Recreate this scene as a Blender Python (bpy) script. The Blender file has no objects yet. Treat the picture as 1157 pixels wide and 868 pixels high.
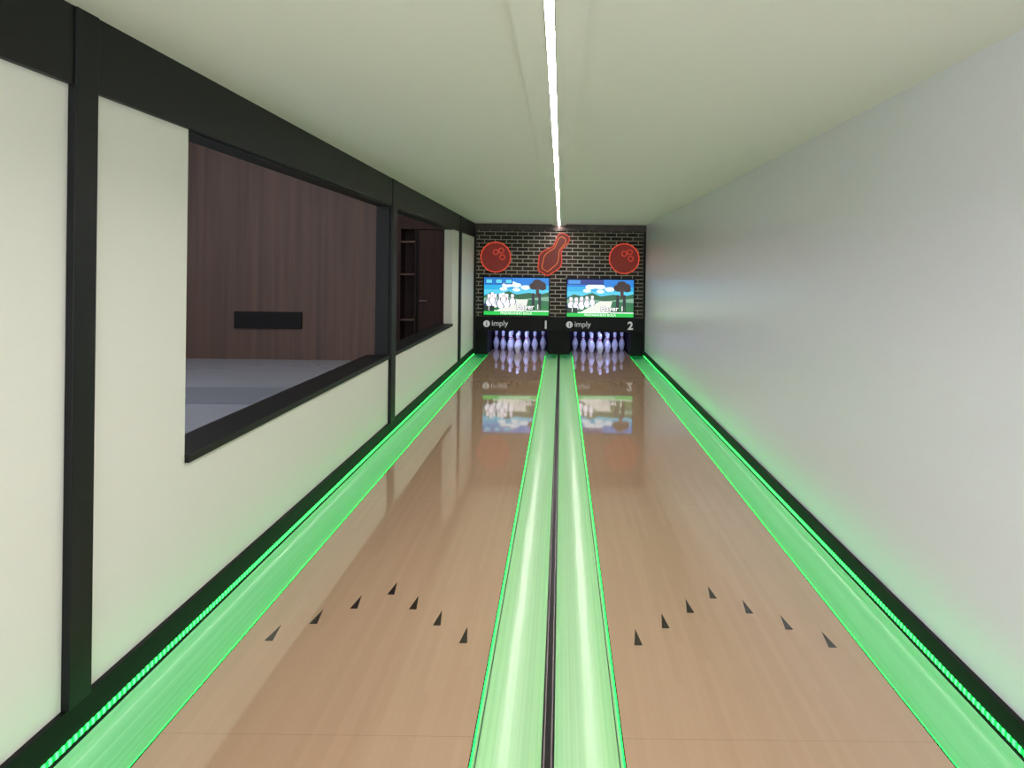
import bpy, math, random
from mathutils import Vector
random.seed(3)
S = bpy.context.scene
S.view_settings.view_transform = 'Standard'
COL = S.collection

# ------------------------------------------------------------ helpers
def srgb(r, g, b):
    f = lambda c: (c/255/12.92) if c/255 <= .04045 else ((c/255+.055)/1.055)**2.4
    return (f(r), f(g), f(b), 1)

def mat(name, col, rough=.5, metal=0, emit=None, es=0, spec=.5):
    m = bpy.data.materials.new(name); m.use_nodes = True
    b = m.node_tree.nodes['Principled BSDF']
    b.inputs['Base Color'].default_value = col
    b.inputs['Roughness'].default_value = rough
    b.inputs['Metallic'].default_value = metal
    b.inputs['Specular IOR Level'].default_value = spec
    if emit:
        b.inputs['Emission Color'].default_value = emit
        b.inputs['Emission Strength'].default_value = es
    return m

def N(m, t, **kw):
    n = m.node_tree.nodes.new(t)
    for k, v in kw.items(): setattr(n, k, v)
    return n
def L(m, a, b): m.node_tree.links.new(a, b)
def bsdf(m): return m.node_tree.nodes['Principled BSDF']
def math_n(m, op, a, b=None):
    n = N(m, 'ShaderNodeMath', operation=op)
    for i, v in enumerate((a, b)):
        if v is None: continue
        if isinstance(v, (int, float)): n.inputs[i].default_value = v
        else: L(m, v, n.inputs[i])
    return n.outputs[0]
def mix(m, fac, a, b, bt='MIX'):
    n = N(m, 'ShaderNodeMix', data_type='RGBA', blend_type=bt)
    for i, v in ((0, fac), (6, a), (7, b)):
        if isinstance(v, (int, float, tuple)): n.inputs[i].default_value = v
        else: L(m, v, n.inputs[i])
    return n.outputs[2]
def coords(m):
    tc = N(m, 'ShaderNodeTexCoord'); sp = N(m, 'ShaderNodeSeparateXYZ')
    L(m, tc.outputs['Object'], sp.inputs[0])
    return tc.outputs['Object'], sp.outputs

def mesh(name, verts, faces, m=None, parent=None, smooth=False):
    me = bpy.data.meshes.new(name); me.from_pydata(verts, [], faces); me.update()
    if m: me.materials.append(m)
    o = bpy.data.objects.new(name, me); COL.objects.link(o)
    if parent: o.parent = parent
    if smooth:
        for p in me.polygons: p.use_smooth = True
    return o
def boxes(name, lst, m, parent=None):
    V, F = [], []
    for (x0, x1, y0, y1, z0, z1) in lst:
        b = len(V)
        V += [(x0,y0,z0),(x1,y0,z0),(x1,y1,z0),(x0,y1,z0),(x0,y0,z1),(x1,y0,z1),(x1,y1,z1),(x0,y1,z1)]
        F += [tuple(b+i for i in f) for f in ((0,3,2,1),(4,5,6,7),(0,1,5,4),(1,2,6,5),(2,3,7,6),(3,0,4,7))]
    return mesh(name, V, F, m, parent)
def box(name, x0, x1, y0, y1, z0, z1, m, parent=None): return boxes(name, [(x0,x1,y0,y1,z0,z1)], m, parent)
def bevel(o, w=.005, s=2):
    md = o.modifiers.new('bevel', 'BEVEL'); md.width = w; md.segments = s; md.limit_method = 'ANGLE'
def empty(name, loc=(0,0,0)):
    o = bpy.data.objects.new(name, None); COL.objects.link(o); o.location = loc
    o.empty_display_size = .1; return o
def emis(name, col, s): return mat(name, (.01,.01,.01,1), .6, 0, col, s)

# ------------------------------------------------------------ dims
H = 1.56; F = 950.0
XC = -.024
XL, XR = -1.585, 1.535      # wall faces
CL, CR = -1.565, 1.515      # curb faces
CEIL = 2.385; BEAM = 2.135
Y0, Y1 = -3.0, 17.3
YM = 15.3                   # masking unit front
LY0 = -1.0; LY1 = 17.0
SILL = .722
C1, C2, C3 = (2.69, 2.82), (7.76, 7.97), (13.0, 13.18)
W1 = (3.56, 7.76); W2 = (7.97, 12.25)

# ------------------------------------------------------------ materials
def wall_mat(name, col, rough=.5):
    m = mat(name, col, rough)
    o, s = coords(m)
    n = N(m, 'ShaderNodeTexNoise'); n.inputs['Scale'].default_value = 60; n.inputs['Detail'].default_value = 3
    L(m, o, n.inputs['Vector'])
    bp = N(m, 'ShaderNodeBump'); bp.inputs['Strength'].default_value = .04; bp.inputs['Distance'].default_value = .01
    L(m, n.outputs[0], bp.inputs['Height']); L(m, bp.outputs[0], bsdf(m).inputs['Normal'])
    return m
M_wall = wall_mat('painted_wall_white', srgb(232,232,226), .55)
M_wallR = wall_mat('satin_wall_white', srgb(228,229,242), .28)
M_ceil = wall_mat('ceiling_paint', srgb(240,238,240), .7)
M_black = mat('black_steel_paint', srgb(18,20,22), .5, spec=.25)
M_curb = mat('black_rubber', srgb(10,11,12), .6, spec=.2)
M_dark = mat('dark_void', srgb(10,10,12), .8)

def wood_dark(name, c1, c2, sc=1.0, rough=.4):
    m = mat(name, c1, rough)
    o, s = coords(m)
    mp = N(m, 'ShaderNodeMapping'); mp.inputs['Scale'].default_value = (14*sc, 14*sc, .5*sc)
    L(m, o, mp.inputs[0])
    n = N(m, 'ShaderNodeTexNoise'); n.inputs['Scale'].default_value = 1.2; n.inputs['Detail'].default_value = 6; n.inputs['Distortion'].default_value=.4
    L(m, mp.outputs[0], n.inputs['Vector'])
    r = N(m, 'ShaderNodeValToRGB'); r.color_ramp.elements[0].position=.3; r.color_ramp.elements[1].position=.72
    r.color_ramp.elements[0].color = c1; r.color_ramp.elements[1].color = c2
    L(m, n.outputs[0], r.inputs[0])
    pl = math_n(m, 'FRACT', math_n(m, 'DIVIDE', s['X'], .31*sc))
    seam = math_n(m, 'LESS_THAN', pl, .012)
    L(m, mix(m, math_n(m,'MULTIPLY',seam,.5), r.outputs[0], srgb(30,20,20)), bsdf(m).inputs['Base Color'])
    return m
M_wood = wood_dark('dark_walnut_panel', srgb(58,37,28), srgb(82,57,44), 1, .55)
M_wood2 = wood_dark('dark_walnut_door', srgb(54,35,31), srgb(74,51,45), .7, .55)

# lane maple
M_lane = mat('lane_maple_laminate', srgb(205,165,135), .035, spec=.8)
o, s = coords(M_lane)
bi = math_n(M_lane, 'FLOOR', math_n(M_lane, 'DIVIDE', math_n(M_lane,'ADD',s['X'],5), .027))
seg = math_n(M_lane, 'FLOOR', math_n(M_lane, 'ADD', math_n(M_lane,'DIVIDE', s['Y'], 1.4), math_n(M_lane,'MULTIPLY', bi, .37)))
cb = N(M_lane, 'ShaderNodeCombineXYZ'); L(M_lane, bi, cb.inputs[0]); L(M_lane, seg, cb.inputs[1])
wn = N(M_lane, 'ShaderNodeTexWhiteNoise'); L(M_lane, cb.outputs[0], wn.inputs['Vector'])
mp = N(M_lane, 'ShaderNodeMapping'); mp.inputs['Scale'].default_value = (90, 2.2, 1); L(M_lane, o, mp.inputs[0])
gn = N(M_lane, 'ShaderNodeTexNoise'); gn.inputs['Scale'].default_value = 1.5; gn.inputs['Detail'].default_value = 5; L(M_lane, mp.outputs[0], gn.inputs['Vector'])
c = mix(M_lane, wn.outputs[0], srgb(180,150,123), srgb(185,155,128))
c = mix(M_lane, math_n(M_lane,'MULTIPLY',gn.outputs[0],.2), c, srgb(166,135,107))
fx = math_n(M_lane, 'FRACT', math_n(M_lane, 'DIVIDE', math_n(M_lane,'ADD',s['X'],5), .027))
c = mix(M_lane, math_n(M_lane,'MULTIPLY', math_n(M_lane,'LESS_THAN', fx, .05), .10), c, srgb(130,96,72))
fy = math_n(M_lane, 'FRACT', math_n(M_lane, 'DIVIDE', math_n(M_lane,'ADD',s['Y'],.02), 2.82))
c = mix(M_lane, math_n(M_lane,'MULTIPLY', math_n(M_lane,'LESS_THAN', fy, .0016), .25), c, srgb(110,76,58))
L(M_lane, c, bsdf(M_lane).inputs['Base Color'])
M_arrow = mat('arrow_inlay', srgb(40,30,26), .15)

# gutter plastic - green glow of the LED strips put in as its own emission
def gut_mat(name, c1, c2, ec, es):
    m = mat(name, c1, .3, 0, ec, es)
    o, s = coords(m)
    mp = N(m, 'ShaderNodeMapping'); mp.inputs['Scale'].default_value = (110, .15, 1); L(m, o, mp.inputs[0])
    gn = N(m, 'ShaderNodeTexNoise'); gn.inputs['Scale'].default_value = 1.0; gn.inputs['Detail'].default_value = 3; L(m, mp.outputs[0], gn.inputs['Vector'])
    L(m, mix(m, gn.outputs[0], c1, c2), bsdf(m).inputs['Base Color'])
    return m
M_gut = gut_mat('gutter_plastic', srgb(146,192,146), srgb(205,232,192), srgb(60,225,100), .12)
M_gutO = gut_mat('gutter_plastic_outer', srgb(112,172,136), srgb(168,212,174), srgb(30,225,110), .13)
# LED strip with individual diodes
M_led = mat('green_led_strip', srgb(20,120,70), .5, 0, srgb(20,255,120), 5)
o, s = coords(M_led)
f = math_n(M_led, 'FRACT', math_n(M_led, 'DIVIDE', s['Y'], .034))
dd = math_n(M_led, 'LESS_THAN', math_n(M_led,'ABSOLUTE', math_n(M_led,'SUBTRACT', f, .5)), .24)
L(M_led, math_n(M_led, 'ADD', math_n(M_led,'MULTIPLY', dd, 5.0), 1.0), bsdf(M_led).inputs['Emission Strength'])
L(M_led, mix(M_led, dd, srgb(0,240,90), srgb(60,255,90)), bsdf(M_led).inputs['Emission Color'])
M_led2 = emis('green_led_diffuse', srgb(3,250,76), 4.5)
M_led3 = emis('green_led_diffuse_outer', srgb(3,250,76), 8)
M_white_led = emis('ceiling_led', srgb(255,246,244), 104)

# ------------------------------------------------------------ shell
box('floor', XL-.24, XR+.2, Y0, Y1, -.22, -.12, mat('subfloor', srgb(60,60,62), .7))
box('floor_approach', XL, XR, Y0, LY0-.02, -.12, 0, M_lane)
T = .12
boxes('wall_left', [
    (XL-T, XL, Y0, W1[0], -.12, CEIL+.1),
    (XL-T, XL, W1[0], W1[1], -.12, SILL),
    (XL-T, XL, W1[0], W1[1], BEAM, CEIL+.1),
    (XL-T, XL, W1[1], W2[0], -.12, CEIL+.1),
    (XL-T, XL, W2[0], W2[1], -.12, SILL),
    (XL-T, XL, W2[0], W2[1], BEAM, CEIL+.1),
    (XL-T, XL, W2[1], Y1, -.12, CEIL+.1)], M_wall)
box('wall_right', XR, XR+.2, Y0, Y1, -.12, CEIL+.1, M_wallR)
box('wall_back', XL, XR, Y1-.1, Y1, -.12, CEIL, M_dark)
box('ceiling', XL, XR, Y0, Y1, CEIL, CEIL+.12, M_ceil)
box('baseboard_left', XL, CL, LY0, YM, -.12, .125, M_curb)
box('baseboard_right', CR, XR, LY0, YM, -.12, .10, M_curb)
b = box('trim_1', XL, CL+.0, Y0, YM-.06, BEAM, CEIL, M_black)
for i, c_ in enumerate((C1, C2, C3)):
    o_ = box('steel_column', XL-(.115 if i == 1 else -.0), CL+.008, c_[0], c_[1], .125, CEIL, M_black)
    bevel(o_, .003)

# window linings
def window(name, w, white_far):
    e = empty(name)
    bevel(box('sill', XL-.2, CL+.0, w[0]+.002, w[1]-.002, SILL, SILL+.035, M_black, e), .003)
    box('head', XL-T, XL, w[0], w[1], BEAM-.01, BEAM, M_black, e)
    if not white_far:
        box('jamb', XL-T, XL-.001, w[1]-.02, w[1]-.001, SILL+.035, BEAM-.01, M_black, e)
    return e
window('window_1', W1, False); window('window_2', W2, True)

# ceiling channel + LED
e = empty('ceiling_light_strip')
lx = -.046
boxes('housing', [(lx-.12, lx-.018, Y0+.1, YM-.07, CEIL-.022, CEIL), (lx+.018, lx+.12, Y0+.1, YM-.07, CEIL-.022, CEIL)], M_ceil, e)
box('led_diffuser', lx-.014, lx+.014, Y0+.1, YM-.07, CEIL-.016, CEIL-.004, M_white_led, e)
boxes('profile', [(lx-.018, lx-.014, Y0+.1, YM-.07, CEIL-.024, CEIL), (lx+.014, lx+.018, Y0+.1, YM-.07, CEIL-.024, CEIL)],
      mat('alu_profile', srgb(180,180,176), .4, .6), e)

# ------------------------------------------------------------ lanes
lanes = [(XC-1.295, XC-.245), (XC+.245, XC+1.295)]
for (a, b_) in lanes:
    e = empty('bowling_lane')
    box('lane_surface', a, b_, LY0, LY1, -.12, 0, M_lane, e)
    cx = (a+b_)/2
    V, Fc = [], []
    for k in range(-3, 4):
        x = cx + k*.135; y = 4.09 - abs(k)*.17
        n = len(V)
        V += [(x-.017, y-.08, .0012), (x+.017, y-.08, .0012), (x, y+.08, .0012)]
        Fc.append((n, n+1, n+2))
    mesh('arrow_marks', V, Fc, M_arrow, e)
    boxes('edge_lines', [(a, a+.004, LY0, YM, 0, .0015), (b_-.004, b_, LY0, YM, 0, .0015)], M_curb, e)

def gutter(a, b_, outer):
    e = empty('lane_gutter')
    prof = []
    n = 14
    w = b_-a
    for i in range(n+1):
        t = math.pi*i/n
        prof.append((a+w/2-math.cos(t)*w/2*.97, -.012-.062*math.sin(t)**.75))
    prof = [(a+.001, -.012)] + prof + [(b_-.001, -.012)]
    V = [(x, y, z) for y in (LY0, LY1-.6) for (x, z) in prof]
    k = len(prof)
    Fc = [(i, i+1, k+i+1, k+i) for i in range(k-1)]
    mesh('gutter_channel', V, Fc, M_gutO if outer else M_gut, e, True)
    return e
g1 = gutter(CL, XC-1.295, 1)
g2 = gutter(XC-.245, XC-.02, 0)
g3 = gutter(XC+.02, XC+.245, 0)
g4 = gutter(XC+1.295, CR, 1)
def strip(par, x, side, z0, z1, m, y1=YM-.05, th=.004):
    x0, x1 = (x, x+th) if side > 0 else (x-th, x)
    box('led_strip', x0, x1, LY0, y1, z0, z1, m, par)
strip(g1, CL, 1, .008, .026, M_led)
strip(g4, CR, -1, .008, .026, M_led)
strip(g1, XC-1.295, -1, -.011, -.001, M_led3)
strip(g4, XC+1.295, 1, -.011, -.001, M_led3)
strip(g2, XC-.245, 1, -.011, -.001, M_led2)
strip(g3, XC+.245, -1, -.011, -.001, M_led2)
# raised flange lines that edge the two inner gutters
M_fl = mat('flange_dark', srgb(30,60,40), .5)
boxes('flange_lines', [(XC-.232, XC-.229, LY0, YM, -.016, -.006)], M_fl, g2)
boxes('flange_lines', [(XC+.229, XC+.232, LY0, YM, -.016, -.006)], M_fl, g3)
e = empty('lane_divider')
box('cap', XC-.018, XC+.018, LY0, YM, -.12, .012, M_curb, e)
boxes('rail', [(XC-.014, XC-.010, LY0, YM, .012, .016), (XC+.010, XC+.014, LY0, YM, .012, .016)], mat('rail_brown', srgb(70,52,50), .35), e)

# ------------------------------------------------------------ masking unit
e = empty('bowling_masking_unit')
M_brick = mat('printed_brick_panel', srgb(30,30,32), .6, spec=.2)
o, s = coords(M_brick)
cb = N(M_brick, 'ShaderNodeCombineXYZ'); L(M_brick, s['X'], cb.inputs[0]); L(M_brick, s['Z'], cb.inputs[1])
bt = N(M_brick, 'ShaderNodeTexBrick'); L(M_brick, cb.outputs[0], bt.inputs['Vector'])
bt.inputs['Color1'].default_value = srgb(32,28,27); bt.inputs['Color2'].default_value = srgb(66,56,52)
bt.inputs['Mortar'].default_value = srgb(170,164,156); bt.inputs['Scale'].default_value = 1
bt.inputs['Mortar Size'].default_value = .008; bt.inputs['Brick Width'].default_value = .2; bt.inputs['Row Height'].default_value = .07
L(M_brick, bt.outputs[0], bsdf(M_brick).inputs['Base Color'])
MZ0, MZ1 = .44, 2.27
box('brick_panel', XL+.03, XR-.03, YM, YM+.06, .70, MZ1, M_brick, e)
M_gloss = mat('black_gloss_panel', srgb(8,9,11), .4, spec=.15)
box('lower_panel', XL+.03, XR-.03, YM-.01, YM+.06, MZ0, .70, M_gloss, e)
boxes('frame', [(XL, XL+.04, YM-.03, YM+.08, .0, MZ1+.0), (XR-.04, XR, YM-.03, YM+.08, .0, MZ1)], M_black, e)
box('header_board', XL, XR, YM-.05, YM+.06, MZ1, CEIL, wood_dark('header_wood', srgb(44,32,28), srgb(70,52,44)), e)
def flat(name, pts, m, y, par):
    return mesh(name, [(x, y, z) for x, z in pts], [tuple(range(len(pts)))], m, par)
def disc(cx, cz, r, n=40, sx=1, sz=1): return [(cx+math.cos(2*math.pi*i/n)*r*sx, cz+math.sin(2*math.pi*i/n)*r*sz) for i in range(n)]
def curve(name, pts, rad, m, par, cyc=True):
    cu = bpy.data.curves.new(name, 'CURVE'); cu.dimensions = '3D'; cu.bevel_depth = rad; cu.bevel_resolution = 3
    sp = cu.splines.new('POLY'); sp.points.add(len(pts)-1)
    for p, q in zip(sp.points, pts): p.co = (*q, 1)
    sp.use_cyclic_u = cyc; cu.materials.append(m)
    ob = bpy.data.objects.new(name, cu); COL.objects.link(ob); ob.parent = par; return ob
M_neonprint = emis('neon_print_red', srgb(240,84,56), .75)  # neon motif is print on the panel, its glow added as emission
M_neonfill = emis('neon_print_fill', srgb(122,34,28), .7)
def text(body, x, z, size, m, par, y, name='lettering', align='CENTER', bold=0):
    cu = bpy.data.curves.new(name, 'FONT'); cu.body = body; cu.size = size; cu.align_x = align; cu.extrude = .0005; cu.offset = bold
    cu.materials.append(m)
    ob = bpy.data.objects.new(name, cu); COL.objects.link(ob); ob.location = (x, y, z); ob.rotation_euler = (math.pi/2, 0, 0); ob.parent = par
    return ob
ZR = lambda py: H-(py-305)/62.1
XP = lambda px: (px-634)/62.1
for px, py, fl in ((560, 291.5, 1), (705, 291.5, 1)):
    s_ = empty('neon_ball_print')
    cx, cz = XP(px), ZR(py)
    flat('print_fill', disc(cx, cz, .27), M_neonfill, YM-.006, s_)
    curve('neon_print_ring', [(x, YM-.02, z) for x, z in disc(cx, cz, .27)], .010, M_neonprint, s_)
    for dx, dz in ((-.0*fl, .09), (.10*fl, .12), (.12*fl, .0)):
        curve('neon_print_finger_hole', [(x, YM-.02, z) for x, z in disc(cx+dx, cz+dz, .045, 20)], .006, M_neonprint, s_)
# real pin profile: key radii joined with a smooth (Catmull-Rom) curve
KEY = [(.0258,0),(.0290,.008),(.0358,.0190),(.0455,.057),(.0545,.086),(.0605,.114),(.0580,.149),(.0468,.184),(.0312,.220),(.0249,.239),(.0233,.254),(.0249,.273),(.0282,.298),(.0318,.324),(.0323,.343),(.0285,.362),(.0195,.3745),(.008,.3803)]
def catmull(K, sub):
    out = []
    for i in range(len(K)-1):
        p0 = K[max(i-1,0)]; p1 = K[i]; p2 = K[i+1]; p3 = K[min(i+2,len(K)-1)]
        for s__ in range(sub):
            t = s__/sub
            out.append(tuple(.5*((2*b1)+(-a1+c1)*t+(2*a1-5*b1+4*c1-d1)*t*t+(-a1+3*b1-3*c1+d1)*t**3) for a1,b1,c1,d1 in zip(p0,p1,p2,p3)))
    return out+[K[-1]]
PROF = catmull(KEY, 2)
s_ = empty('neon_pin_print')
cx, cz = XP(626), ZR(287)
def pinout(scale, ang, cx, cz, wid=1.35):
    pf = catmull(KEY, 3)
    P = [(r*wid, z-.19) for r, z in pf] + [(-r*wid, z-.19) for r, z in reversed(pf)]
    ca, sa = math.cos(ang), math.sin(ang)
    return [(cx+scale*(x*ca+z*sa), cz+scale*(-x*sa+z*ca)) for x, z in P]
an = math.radians(30)
flat('print_fill', pinout(2.15, an, cx, cz, 1.65), M_neonfill, YM-.006, s_)
curve('neon_print_outline', [(x, YM-.02, z) for x, z in pinout(2.15, an, cx, cz, 1.65)], .010, M_neonprint, s_)
curve('neon_print_inner', [(x, YM-.02, z) for x, z in pinout(1.8, an, cx, cz, 1.2)], .007, emis('neon_print_orange', srgb(240,130,66), .85), s_)

# ---- scoreboard screens
E = {}
def em(r, g, b_, s_=1.2):
    k = (r, g, b_, s_)
    if k not in E:
        E[k] = mat('screen_%d_%d_%d' % (r, g, b_), (0.005,.005,.005,1), .3, 0, srgb(r, g, b_), s_)
    return E[k]
def screen(x0, x1, z0, z1, var):
    p = empty('scoreboard_screen')
    bz = box('bezel', x0-.02, x1+.02, YM-.05, YM-.011, z0-.02, z1+.02, M_gloss, p)
    w, h = x1-x0, z1-z0
    X = lambda u: x0+u*w; Z = lambda v: z0+v*h
    cnt = [0]
    def P(pts, m):
        cnt[0] += 1
        flat('image_patch', [(X(min(max(u,0),1)), Z(min(max(v,0),1))) for u, v in pts], m, YM-.051-.0004*cnt[0], p)
    def R(u0, u1, v0, v1, m): P([(u0,v0),(u1,v0),(u1,v1),(u0,v1)], m)
    def D(cu, cv, r, m, sx=1, sz=1): P([((x), (z)) for x, z in disc(cu, cv, r, 20, sx, sz*w/h)], m)
    R(0, 1, 0, 1, em(30,165,215))
    R(0, 1, .8, 1, em(20,120,205)); R(0, 1, .55, .68, em(80,195,225))
    for cu, cv, r in ((.35,.8,.05),(.42,.83,.06),(.5,.8,.05),(.64,.74,.05),(.3,.7,.04),(.5,.68,.04)):
        D(cu, cv, r, em(225,242,250), 1.5, .7)
    P([(0,.5),(.1,.6),(.22,.55),(.38,.64),(.5,.55),(.7,.6),(.85,.55),(1,.62),(1,.3),(0,.3)], em(40,92,60))
    P([(0,.46),(.3,.5),(.55,.42),(1,.5),(1,.1),(0,.1)], em(120,165,140))
    P([(.5,.3),(.7,.42),(1,.38),(1,.1),(.5,.1)], em(40,105,70))
    R(0, 1, .12, .26, em(30,115,60))
    P([(.2,.12),(.5,.42),(.68,.42),(.64,.12)], em(222,226,215))
    P([(.0,.3),(.3,.42),(.35,.36),(0,.22)], em(30,45,95))
    for cu, cv, r in ((.78,.78,.07),(.86,.8,.08),(.82,.88,.06),(.9,.74,.05)): D(cu, cv, r, em(50,32,34), 1.2, .8)
    R(.8, .85, .5, .75, em(60,40,36))
    for (u, v, sc) in ([(.08,.22,.5),(.17,.2,.55),(.26,.18,.6),(.35,.2,.55),(.44,.26,.45),(.13,.3,.45),(.3,.32,.42)] if var == 0 else [(.06,.2,.48),(.14,.18,.5),(.22,.2,.5),(.3,.25,.45),(.38,.3,.4)]):
        for gr, mm in ((1.25, em(40,55,100)), (.95, em(245,248,255))):
            pts = [(u+r*sc*1.7*gr, v+z*sc*1.75) for r, z in PROF] + [(u-r*sc*1.7*gr, v+z*sc*1.75) for r, z in reversed(PROF)]
            P(pts, mm)
        R(u-.02*sc*1.2, u+.02*sc*1.2, v+.24*sc*1.75, v+.27*sc*1.75, em(220,40,50))
    for u in (.76, .86):
        R(u-.022, u+.022, .28, .5, em(28,32,48)); D(u, .55, .026, em(40,30,30)); R(u-.022, u-.004, .14, .3, em(20,22,30)); R(u+.004, u+.022, .14, .3, em(20,22,30))
    if var == 0:
        for i in range(3):
            R(.02+i*.15, .14+i*.15, .82, .98, em(20,70,150)); R(.035+i*.15, .125+i*.15, .85, .95, em(90,200,240))
    else:
        R(0, .55, .86, 1, em(16,50,130)); R(.02, .2, .88, .98, em(60,140,210))
    R(0, 1, 0, .10, em(20,190,70))
    R(0, 1, .10, .125, em(240,240,240))
    R(.0, .16, .1, .24, em(10,40,30))
    yy = YM-.053-.0004*cnt[0]
    text('Player 1', X(.68), Z(.155), .13, em(10,20,40), p, yy+.0006, 'player_label', bold=.008)
    text('Player 1', X(.68), Z(.16), .13, em(255,255,255), p, yy-.001, 'player_label', bold=.002)
    text('PREPARANDO BOLA', X(.5), Z(.02), .062, em(255,255,255), p, yy, 'status_label')
    text('1', X(.08), Z(.12), .11, em(255,255,255), p, yy, 'frame_label')
SX = [(XP(547.5), XP(620.5)), (XP(641), XP(716))]
screen(SX[0][0], SX[0][1], ZR(356.5), ZR(314.5), 0)
screen(SX[1][0], SX[1][1], ZR(357.5), ZR(315.5), 1)
M_txt = emis('sign_white', srgb(205,210,205), .7)
for i, (x0, x1) in enumerate(SX):
    text('imply', x0+.14, .53, .14, M_txt, e, YM-.014, 'logo_lettering', 'LEFT')
    text('1' if i == 0 else '2', x1-.05, .49, .2, M_txt, e, YM-.014, 'lane_number', bold=.006)
    flat('logo_disc', disc(x0+.05, .565, .06), M_txt, YM-.013, e)
    flat('logo_i', [(x0+.04,.53),(x0+.06,.53),(x0+.06,.57),(x0+.04,.57)], M_gloss, YM-.0145, e)
    flat('logo_dot', disc(x0+.05, .588, .011), M_gloss, YM-.0145, e)

# pin area
e = empty('pin_deck_enclosure')
M_kick = mat('kickback_black', srgb(9,9,13), .5, spec=.2)
boxes('kickbacks', [(XL, XC-1.31, YM+.09, Y1-.1, -.0, .9), (XC-.2, XC+.2, YM+.09, Y1-.1, 0.013, .9), (XC+1.31, XR, YM+.09, Y1-.1, 0, .9)], M_kick, e)
box('pit_curtain', XL+.01, XR-.01, Y1-.16, Y1-.12, .0, .9, mat('pit_curtain_blue', srgb(34,28,64), .8), e)
box('pit_roof', XL, XR, YM+.09, Y1-.1, .9, .95, M_kick, e)

pm = mat('pin_white', srgb(232,230,240), .25)
pr = mat('pin_red_stripe', srgb(190,30,50), .3)
n = 24
V = [(r*math.cos(2*math.pi*j/n), r*math.sin(2*math.pi*j/n), z) for r, z in PROF for j in range(n)]
k = len(PROF)
Fc = [(i*n+j, i*n+(j+1)%n, (i+1)*n+(j+1)%n, (i+1)*n+j) for i in range(k-1) for j in range(n)]
Fc += [tuple(reversed(range(n))), tuple((k-1)*n+j for j in range(n))]
pmesh = bpy.data.meshes.new('bowling_pin'); pmesh.from_pydata(V, [], Fc); pmesh.materials.append(pm); pmesh.materials.append(pr)
for p in pmesh.polygons:
    p.use_smooth = len(p.vertices) == 4
    z = sum(pmesh.vertices[v].co.z for v in p.vertices)/len(p.vertices)
    if .230 < z < .240 or .258 < z < .270: p.material_index = 1
for (a, b_) in lanes:
    cx = (a+b_)/2
    for r in range(4):
        for j in range(r+1):
            ob = bpy.data.objects.new('bowling_pin', pmesh); COL.objects.link(ob)
            ob.location = (cx+(j-r/2)*.3048, 15.65+r*.264, 0.0005)

# ------------------------------------------------------------ side rooms
xs = XL-T
M_conc = mat('polished_grey_floor', srgb(146,152,164), .15)
box('floor_side_room', -6.5, xs-.02, 1.0, W1[1]-.02, SILL-.14, SILL-.02, M_conc)
band = box('floor_shade_band', -6.4, xs-.09, 5.2, 5.9, SILL-.02, SILL-.014, mat('shade_band_grey', srgb(96,100,110), .8))  # dark band between floor light streaks, shade put in as a grey strip
pw = box('wall_partition_wood', -6.5, xs-.001, W1[1]-.02, W1[1]+.12, -.12, 3.1, M_wood)
# black redaction box on the wood partition, added as a solid panel
e = empty('redaction_box')
YS = W1[1]-.02
sx = lambda px: (px-634)*YS/F
sz = lambda py: H-(py-305+4.3)*YS/F
bevel(box('redaction_panel', sx(266), sx(342), YS-.025, YS-.001, sz(371), sz(352), mat('redaction_black', srgb(6,6,7), .6, spec=.2), e), .003)
box('wall_side_far', -6.6, -6.5, 1.0, 13.2, -.12, 3.1, M_wall)
box('ceiling_side', -6.5, xs-.001, 1.0, 13.5, 3.1, 3.2, mat('side_ceiling', srgb(120,116,112), .8))
box('floor_side_rear', -6.5, xs-.02, W1[1]+.12, 13.5, -.14, -.02, M_conc)
DY = 12.9
dpx = lambda px: (px-634)*DY/F
boxes('wall_end_wood', [(-6.5, dpx(451), DY, DY+.1, -.02, 3.1), (xs-.03, xs-.001, DY, DY+.1, -.02, 3.1), (dpx(451), xs-.03, DY, DY+.1, 2.16, 3.1),
    (dpx(451)-.1, xs-.001, DY+.41, DY+.5, -.02, 3.1), (dpx(451)-.1, xs-.001, DY+.1, DY+.41, 2.17, 2.25), (dpx(451)-.1, dpx(451)-.01, DY+.1, DY+.41, -.02, 2.17)], M_wood2)
e = empty('shelf_niche')
nx0, nx1 = dpx(451), dpx(470)
box('back', nx0, nx1, DY+.38, DY+.4, -.02, 2.16, mat('niche_back', srgb(84,60,58), .5), e)
boxes('shelves', [(nx0, nx1, DY+.02, DY+.38, z, z+.025) for z in (.75, 1.45, 1.95)], mat('shelf_light_wood', srgb(120,96,92), .5), e)
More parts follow.
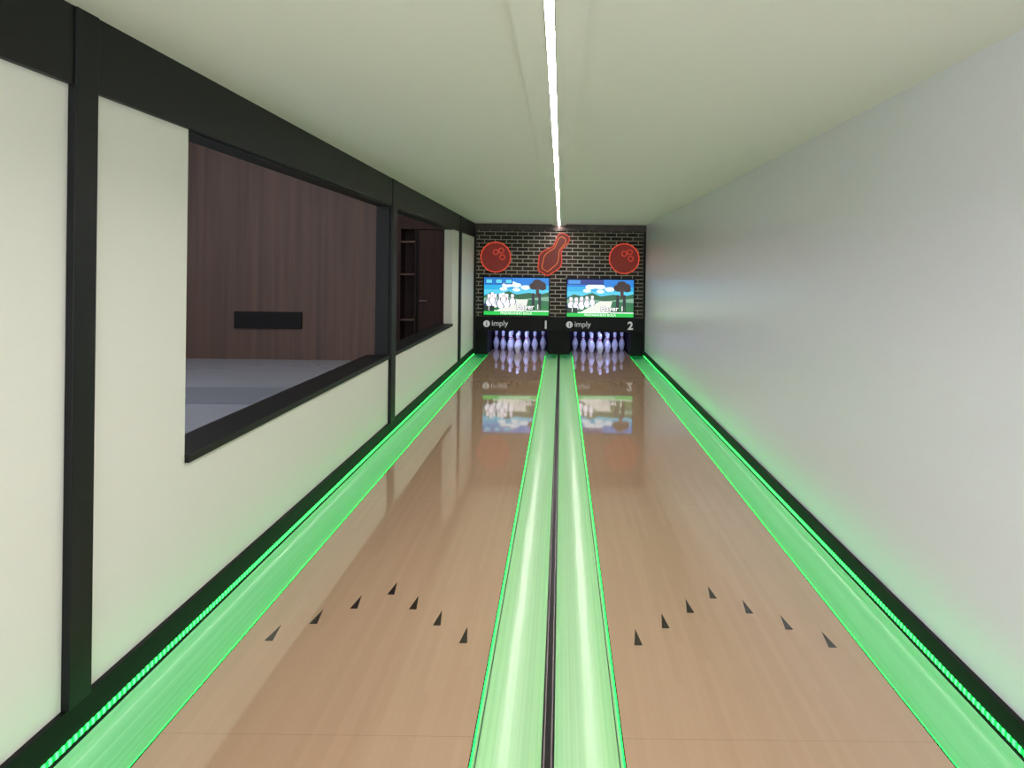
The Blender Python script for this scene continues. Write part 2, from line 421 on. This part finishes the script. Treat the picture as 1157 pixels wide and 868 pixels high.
boxes('sides', [(nx0, nx0+.02, DY+.0, DY+.4, -.02, 2.16), (nx1-.02, nx1, DY+.0, DY+.4, -.02, 2.16)], M_wood2, e)
e = empty('door_1')
box('leaf', nx1+.005, xs-.035, DY+.02, DY+.06, -.02, 2.15, M_wood2, e)
boxes('frame', [(nx1, nx1+.03, DY-.012, DY+.0, -.02, 2.16)], M_black, e)
boxes('handle', [(nx1+.06, nx1+.08, DY-.03, DY+.02, 1.05, 1.07), (nx1+.06, nx1+.18, DY-.045, DY-.03, 1.05, 1.07)], mat('steel', srgb(190,190,190), .3, 1), e)

# ------------------------------------------------------------ lights
def area(name, loc, rot, sx, sy, en, col):
    l = bpy.data.lights.new(name, 'AREA'); l.shape = 'RECTANGLE'; l.size = sx; l.size_y = sy; l.energy = en; l.color = col
    ob = bpy.data.objects.new(name, l); COL.objects.link(ob); ob.location = loc; ob.rotation_euler = rot; return ob
area('approach_fill_light', (0, -2.2, 2.2), (math.radians(66), 0, 0), 2.6, 1.2, 115, (.97,.97,1))  # unseen fill light added behind the camera
area('side_room_light', (-3.6, 4.6, 3.05), (0,0,0), 1.5, 3, 60, (.92,.95,1))
area('side_room_light_rear', (-4.6, 10.6, 3.05), (0,0,0), 1, 2, 35, (1,.93,.9))
for (a, b_) in lanes:
    area('pin_uv_light', ((a+b_)/2, YM+.14, .62), (math.radians(60), 0, 0), .9, .06, 8, (.38,.45,1))
w = bpy.data.worlds.new('World'); S.world = w; w.use_nodes = True
w.node_tree.nodes['Background'].inputs[0].default_value = (.93,.93,1,1)
w.node_tree.nodes['Background'].inputs[1].default_value = 2.1

# ------------------------------------------------------------ camera
cd = bpy.data.cameras.new('camera'); cam = bpy.data.objects.new('camera', cd); COL.objects.link(cam)
cam.location = (0, 0, H); cam.rotation_euler = (math.pi/2, -math.radians(.7), 0)
cd.sensor_width = 36; cd.lens = 36*F/1157
cd.shift_x = -(634-578.5)/1157; cd.shift_y = -(434-305)/1157
cd.clip_start = .05
S.camera = cam
